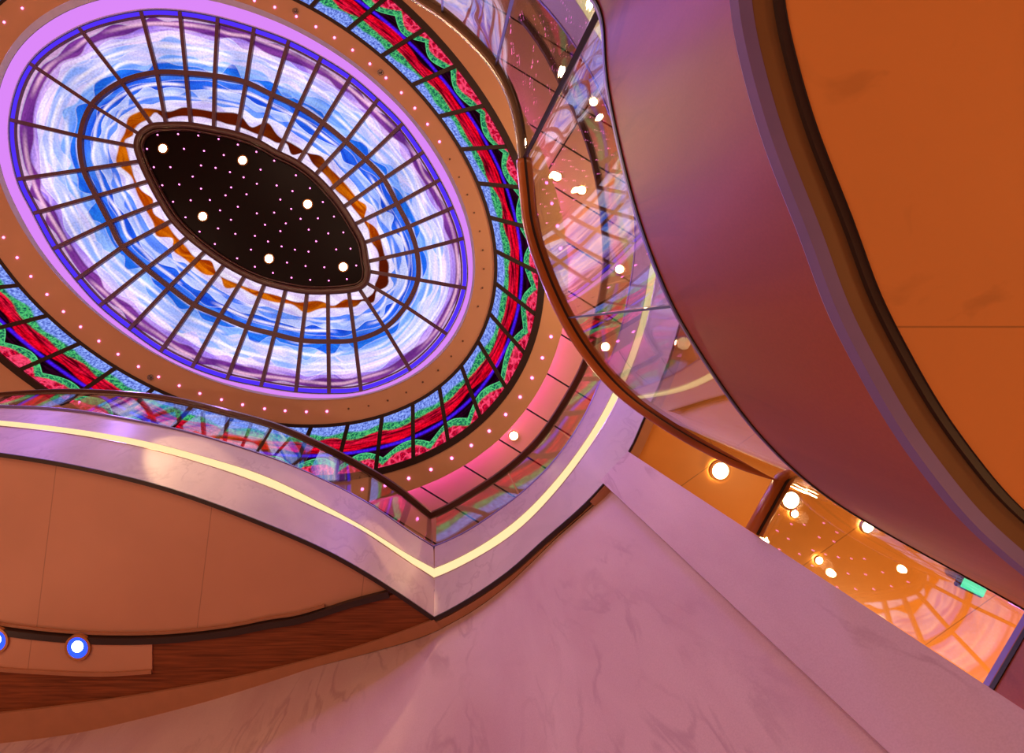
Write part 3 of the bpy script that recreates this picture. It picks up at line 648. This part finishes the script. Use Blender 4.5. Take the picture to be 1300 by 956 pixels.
B1 = zz([(110,35),(215,80),(310,130),(400,183),(488,243),(572,310),(650,378),(725,450),(790,525),(852,603),(910,688)], 320, 0)+zz([(440,200),(340,202),(237,197),(137,187),(30,168)], 300, 470)+zz([(17,235),(83,333),(150,424),(228,512),(308,595),(391,669),(480,738),(573,802),(672,862),(770,912)], 0, 240)+zz([(870,75),(970,113),(1075,143),(1178,167)], 0, 470)+zz([(108,40),(20,108),(1235,3)], 0, 0)
leds(B1, H_CEIL-.004, .017, M['led'], 'pinpoint_led', 'pink pinpoint light in the tan band between skylight and red glass ring', 'pink lights in the inner tan band')
B0 = zz([(960,773),(1005,860),(1045,945)], 320, 0)+zz([(1078,115),(1105,205),(1120,297),(1125,388),(1118,480),(1097,570),(1023,738),(967,812),(903,880)], 320, 240)+zz([(905,58),(825,108),(735,147),(642,173),(545,187)], 300, 470)
leds(B0, H_CEIL-.004, .015, M['ledoff'], 'unlit_pinpoint', 'unlit pinpoint light in the right side of the inner tan band', 'unlit lights in the inner tan band')
B2 = zz([(610,105),(568,208),(518,305),(460,398),(390,483),(310,563),(223,633),(128,695),(27,750)], 540, 400)+zz([(837,525),(722,560),(612,577)], 300, 470)+zz([(235,355),(308,300),(335,408),(350,518),(283,200)], 620, 180)
leds(B2, H_CEIL-.004, .022, M['led'], 'pinpoint_led', 'pink pinpoint light in the tan band outside the red glass ring', 'pink lights in the outer tan band')
s0 = empty('sprinkler', 'small round steel fitting in the tan band above the skylight, near the top edge', 'sprinkler', 'round steel fittings', W(375, 14, H_CEIL-.01))
ringm('collar', .025, .045, .03, M['steel'], s0); disc('head', .02, .05, M['steel'], s0, 12, (0, 0, -.02))
copy_thing(s0, W(483, 92, H_CEIL-.01), 'bright round steel fitting in the tan band right of the skylight'); copy_thing(s0, W(191, 479, H_CEIL-.01), 'round steel fitting in the tan band below the skylight')
# exit sign
ex = empty('exit_sign', 'small lit green sign on the hall ceiling beside the near fascia', 'sign', None, W(1236, 746, 4.68))
def boxm(name, sx, sy, sz, mat, parent, loc=(0, 0, 0), rz=0):
    me = bpy.data.meshes.new(name); bm = bmesh.new(); bmesh.ops.create_cube(bm, size=1); bmesh.ops.scale(bm, verts=bm.verts, vec=(sx, sy, sz))
    bmesh.ops.bevel(bm, geom=bm.edges[:], offset=min(sx, sy, sz)*.15, segments=2, affect='EDGES'); bmesh.ops.translate(bm, verts=bm.verts, vec=loc); bm.to_mesh(me); bm.free()
    o = link(name, me, mat, parent, False); o.rotation_euler.z = rz; return o
boxm('housing', .22, .10, .05, M['signbox'], ex, (0, 0, .03), .45); boxm('lit_face', .19, .075, .02, M['exit'], ex, (0, 0, 0), .45)

# ================================================================== SHELL OUT OF FRAME
me = bpy.data.meshes.new('floor'); me.from_pydata([(-12, -12, FLOOR), (12, -12, FLOOR), (12, 12, FLOOR), (-12, 12, FLOOR)], [], [(0, 1, 2, 3)])
struct(link('floor', me, M['floor'], None, False), 'warm timber lobby floor below the atrium', 'floor')
wc = [Vector((math.cos(t)*11.5, math.sin(t)*11.5, FLOOR)) for t in [math.tau*i/64 for i in range(64)]]
struct(loft('wall_back', [wc, up(wc, H_COVE)], M['farwall'], None, True), 'plain warm plaster wall at the back of the decks', 'wall')
def point(loc, power, col, rad=.25):
    l = bpy.data.lights.new('room_fill', 'POINT'); l.energy = power; l.color = col; l.shadow_soft_size = rad
    o = bpy.data.objects.new('room_fill', l); C.objects.link(o); o.location = loc; return o
WARM = (1, .5, .18)
point((3.2, -.6, -.9), 62, WARM); point((2.0, 1.2, -1.1), 30, WARM)  # unseen warm fill points, added low in the lobby to brighten the undersides
for x, y, p in ((-3.5, 3.5, 105), (-5.5, 0, 200), (-2.5, -3, 190), (-4.5, -5.5, 240), (-7, 4.5, 140), (.5, -6.5, 220), (-8.5, -2.5, 200)): point((x, y, -1.0), p*.95, (1, .66, .45))
for i in range(0, 192, 12):  # violet fill spots added along the cove lip to deepen the purple wash
    p = lipc[i]; c = sum(lipc, Vector())/192; q = p.lerp(c, .02); px, py = q.x*F/H_CEIL+VX, q.y*F/H_CEIL+VY
    if not (360 < px < 540 and py > 430): spot(Vector((q.x, q.y, H_CEIL-.06)), 84, (.40, .22, 1), 2.75, .12)
def accent(loc, tgt, power, deg, col=(1, .62, .3)):
    o = spot(Vector(loc), power, col, math.radians(deg), .03); o.data.spot_blend = .35; o.rotation_euler = (Vector(tgt)-Vector(loc)).to_track_quat('-Z', 'Y').to_euler()
accent(W(436, 339, H_DOME-.1), W(500, 708, 5.4), 900, 7); accent(W(258, 275, H_DOME-.1), W(245, 600, 5.4), 450, 11); accent(W(342, 329, H_DOME-.1), W(395, 650, 5.4), 250, 9)
accent(W(738, 242, H_COVE-.1), W(905, 440, 1.5), 60, 12); accent(W(753, 130, H_COVE-.1), W(815, 150, 1.5), 50, 13)
# unseen fill points added to warm the hall behind the pier and the upper hall
point((4.5, 3.6, 3.0), 300, (1, .55, .2)); point((3.4, 1.6, 2.6), 34, (1, .55, .2)); point((3.2, -2.0, 7.6), 170, (1, .62, .28)); point((4.0, 1.5, 7.6), 100, (1, .62, .28)); point((-1., 5.5, 7.5), 30, (1, .62, .28))
w = bpy.data.worlds.new('dim'); bpy.context.scene.world = w; w.use_nodes = True; w.node_tree.nodes['Background'].inputs[0].default_value = (.5, .3, .25, 1); w.node_tree.nodes['Background'].inputs[1].default_value = .1
# ================================================================== CAMERA
cam = bpy.data.cameras.new('camera'); co = bpy.data.objects.new('camera', cam); C.objects.link(co)
co.rotation_euler = (math.pi, 0, 0); cam.sensor_width = 36; cam.lens = 36*F/1300; cam.clip_start = .02
cam.shift_x = (650-VX)/1300; cam.shift_y = -(478-VY)/1300
sc = bpy.context.scene; sc.camera = co
sc.view_settings.view_transform = 'Standard'; sc.view_settings.look = 'None'; sc.view_settings.gamma = 1; sc.view_settings.use_curve_mapping = False; sc.view_settings.exposure = 0
sc.cycles.use_denoising = True; sc.cycles.max_bounces = 10; sc.cycles.transparent_max_bounces = 24; sc.cycles.glossy_bounces = 6; sc.cycles.sample_clamp_indirect = 6; sc.cycles.caustics_reflective = False; sc.cycles.caustics_refractive = False
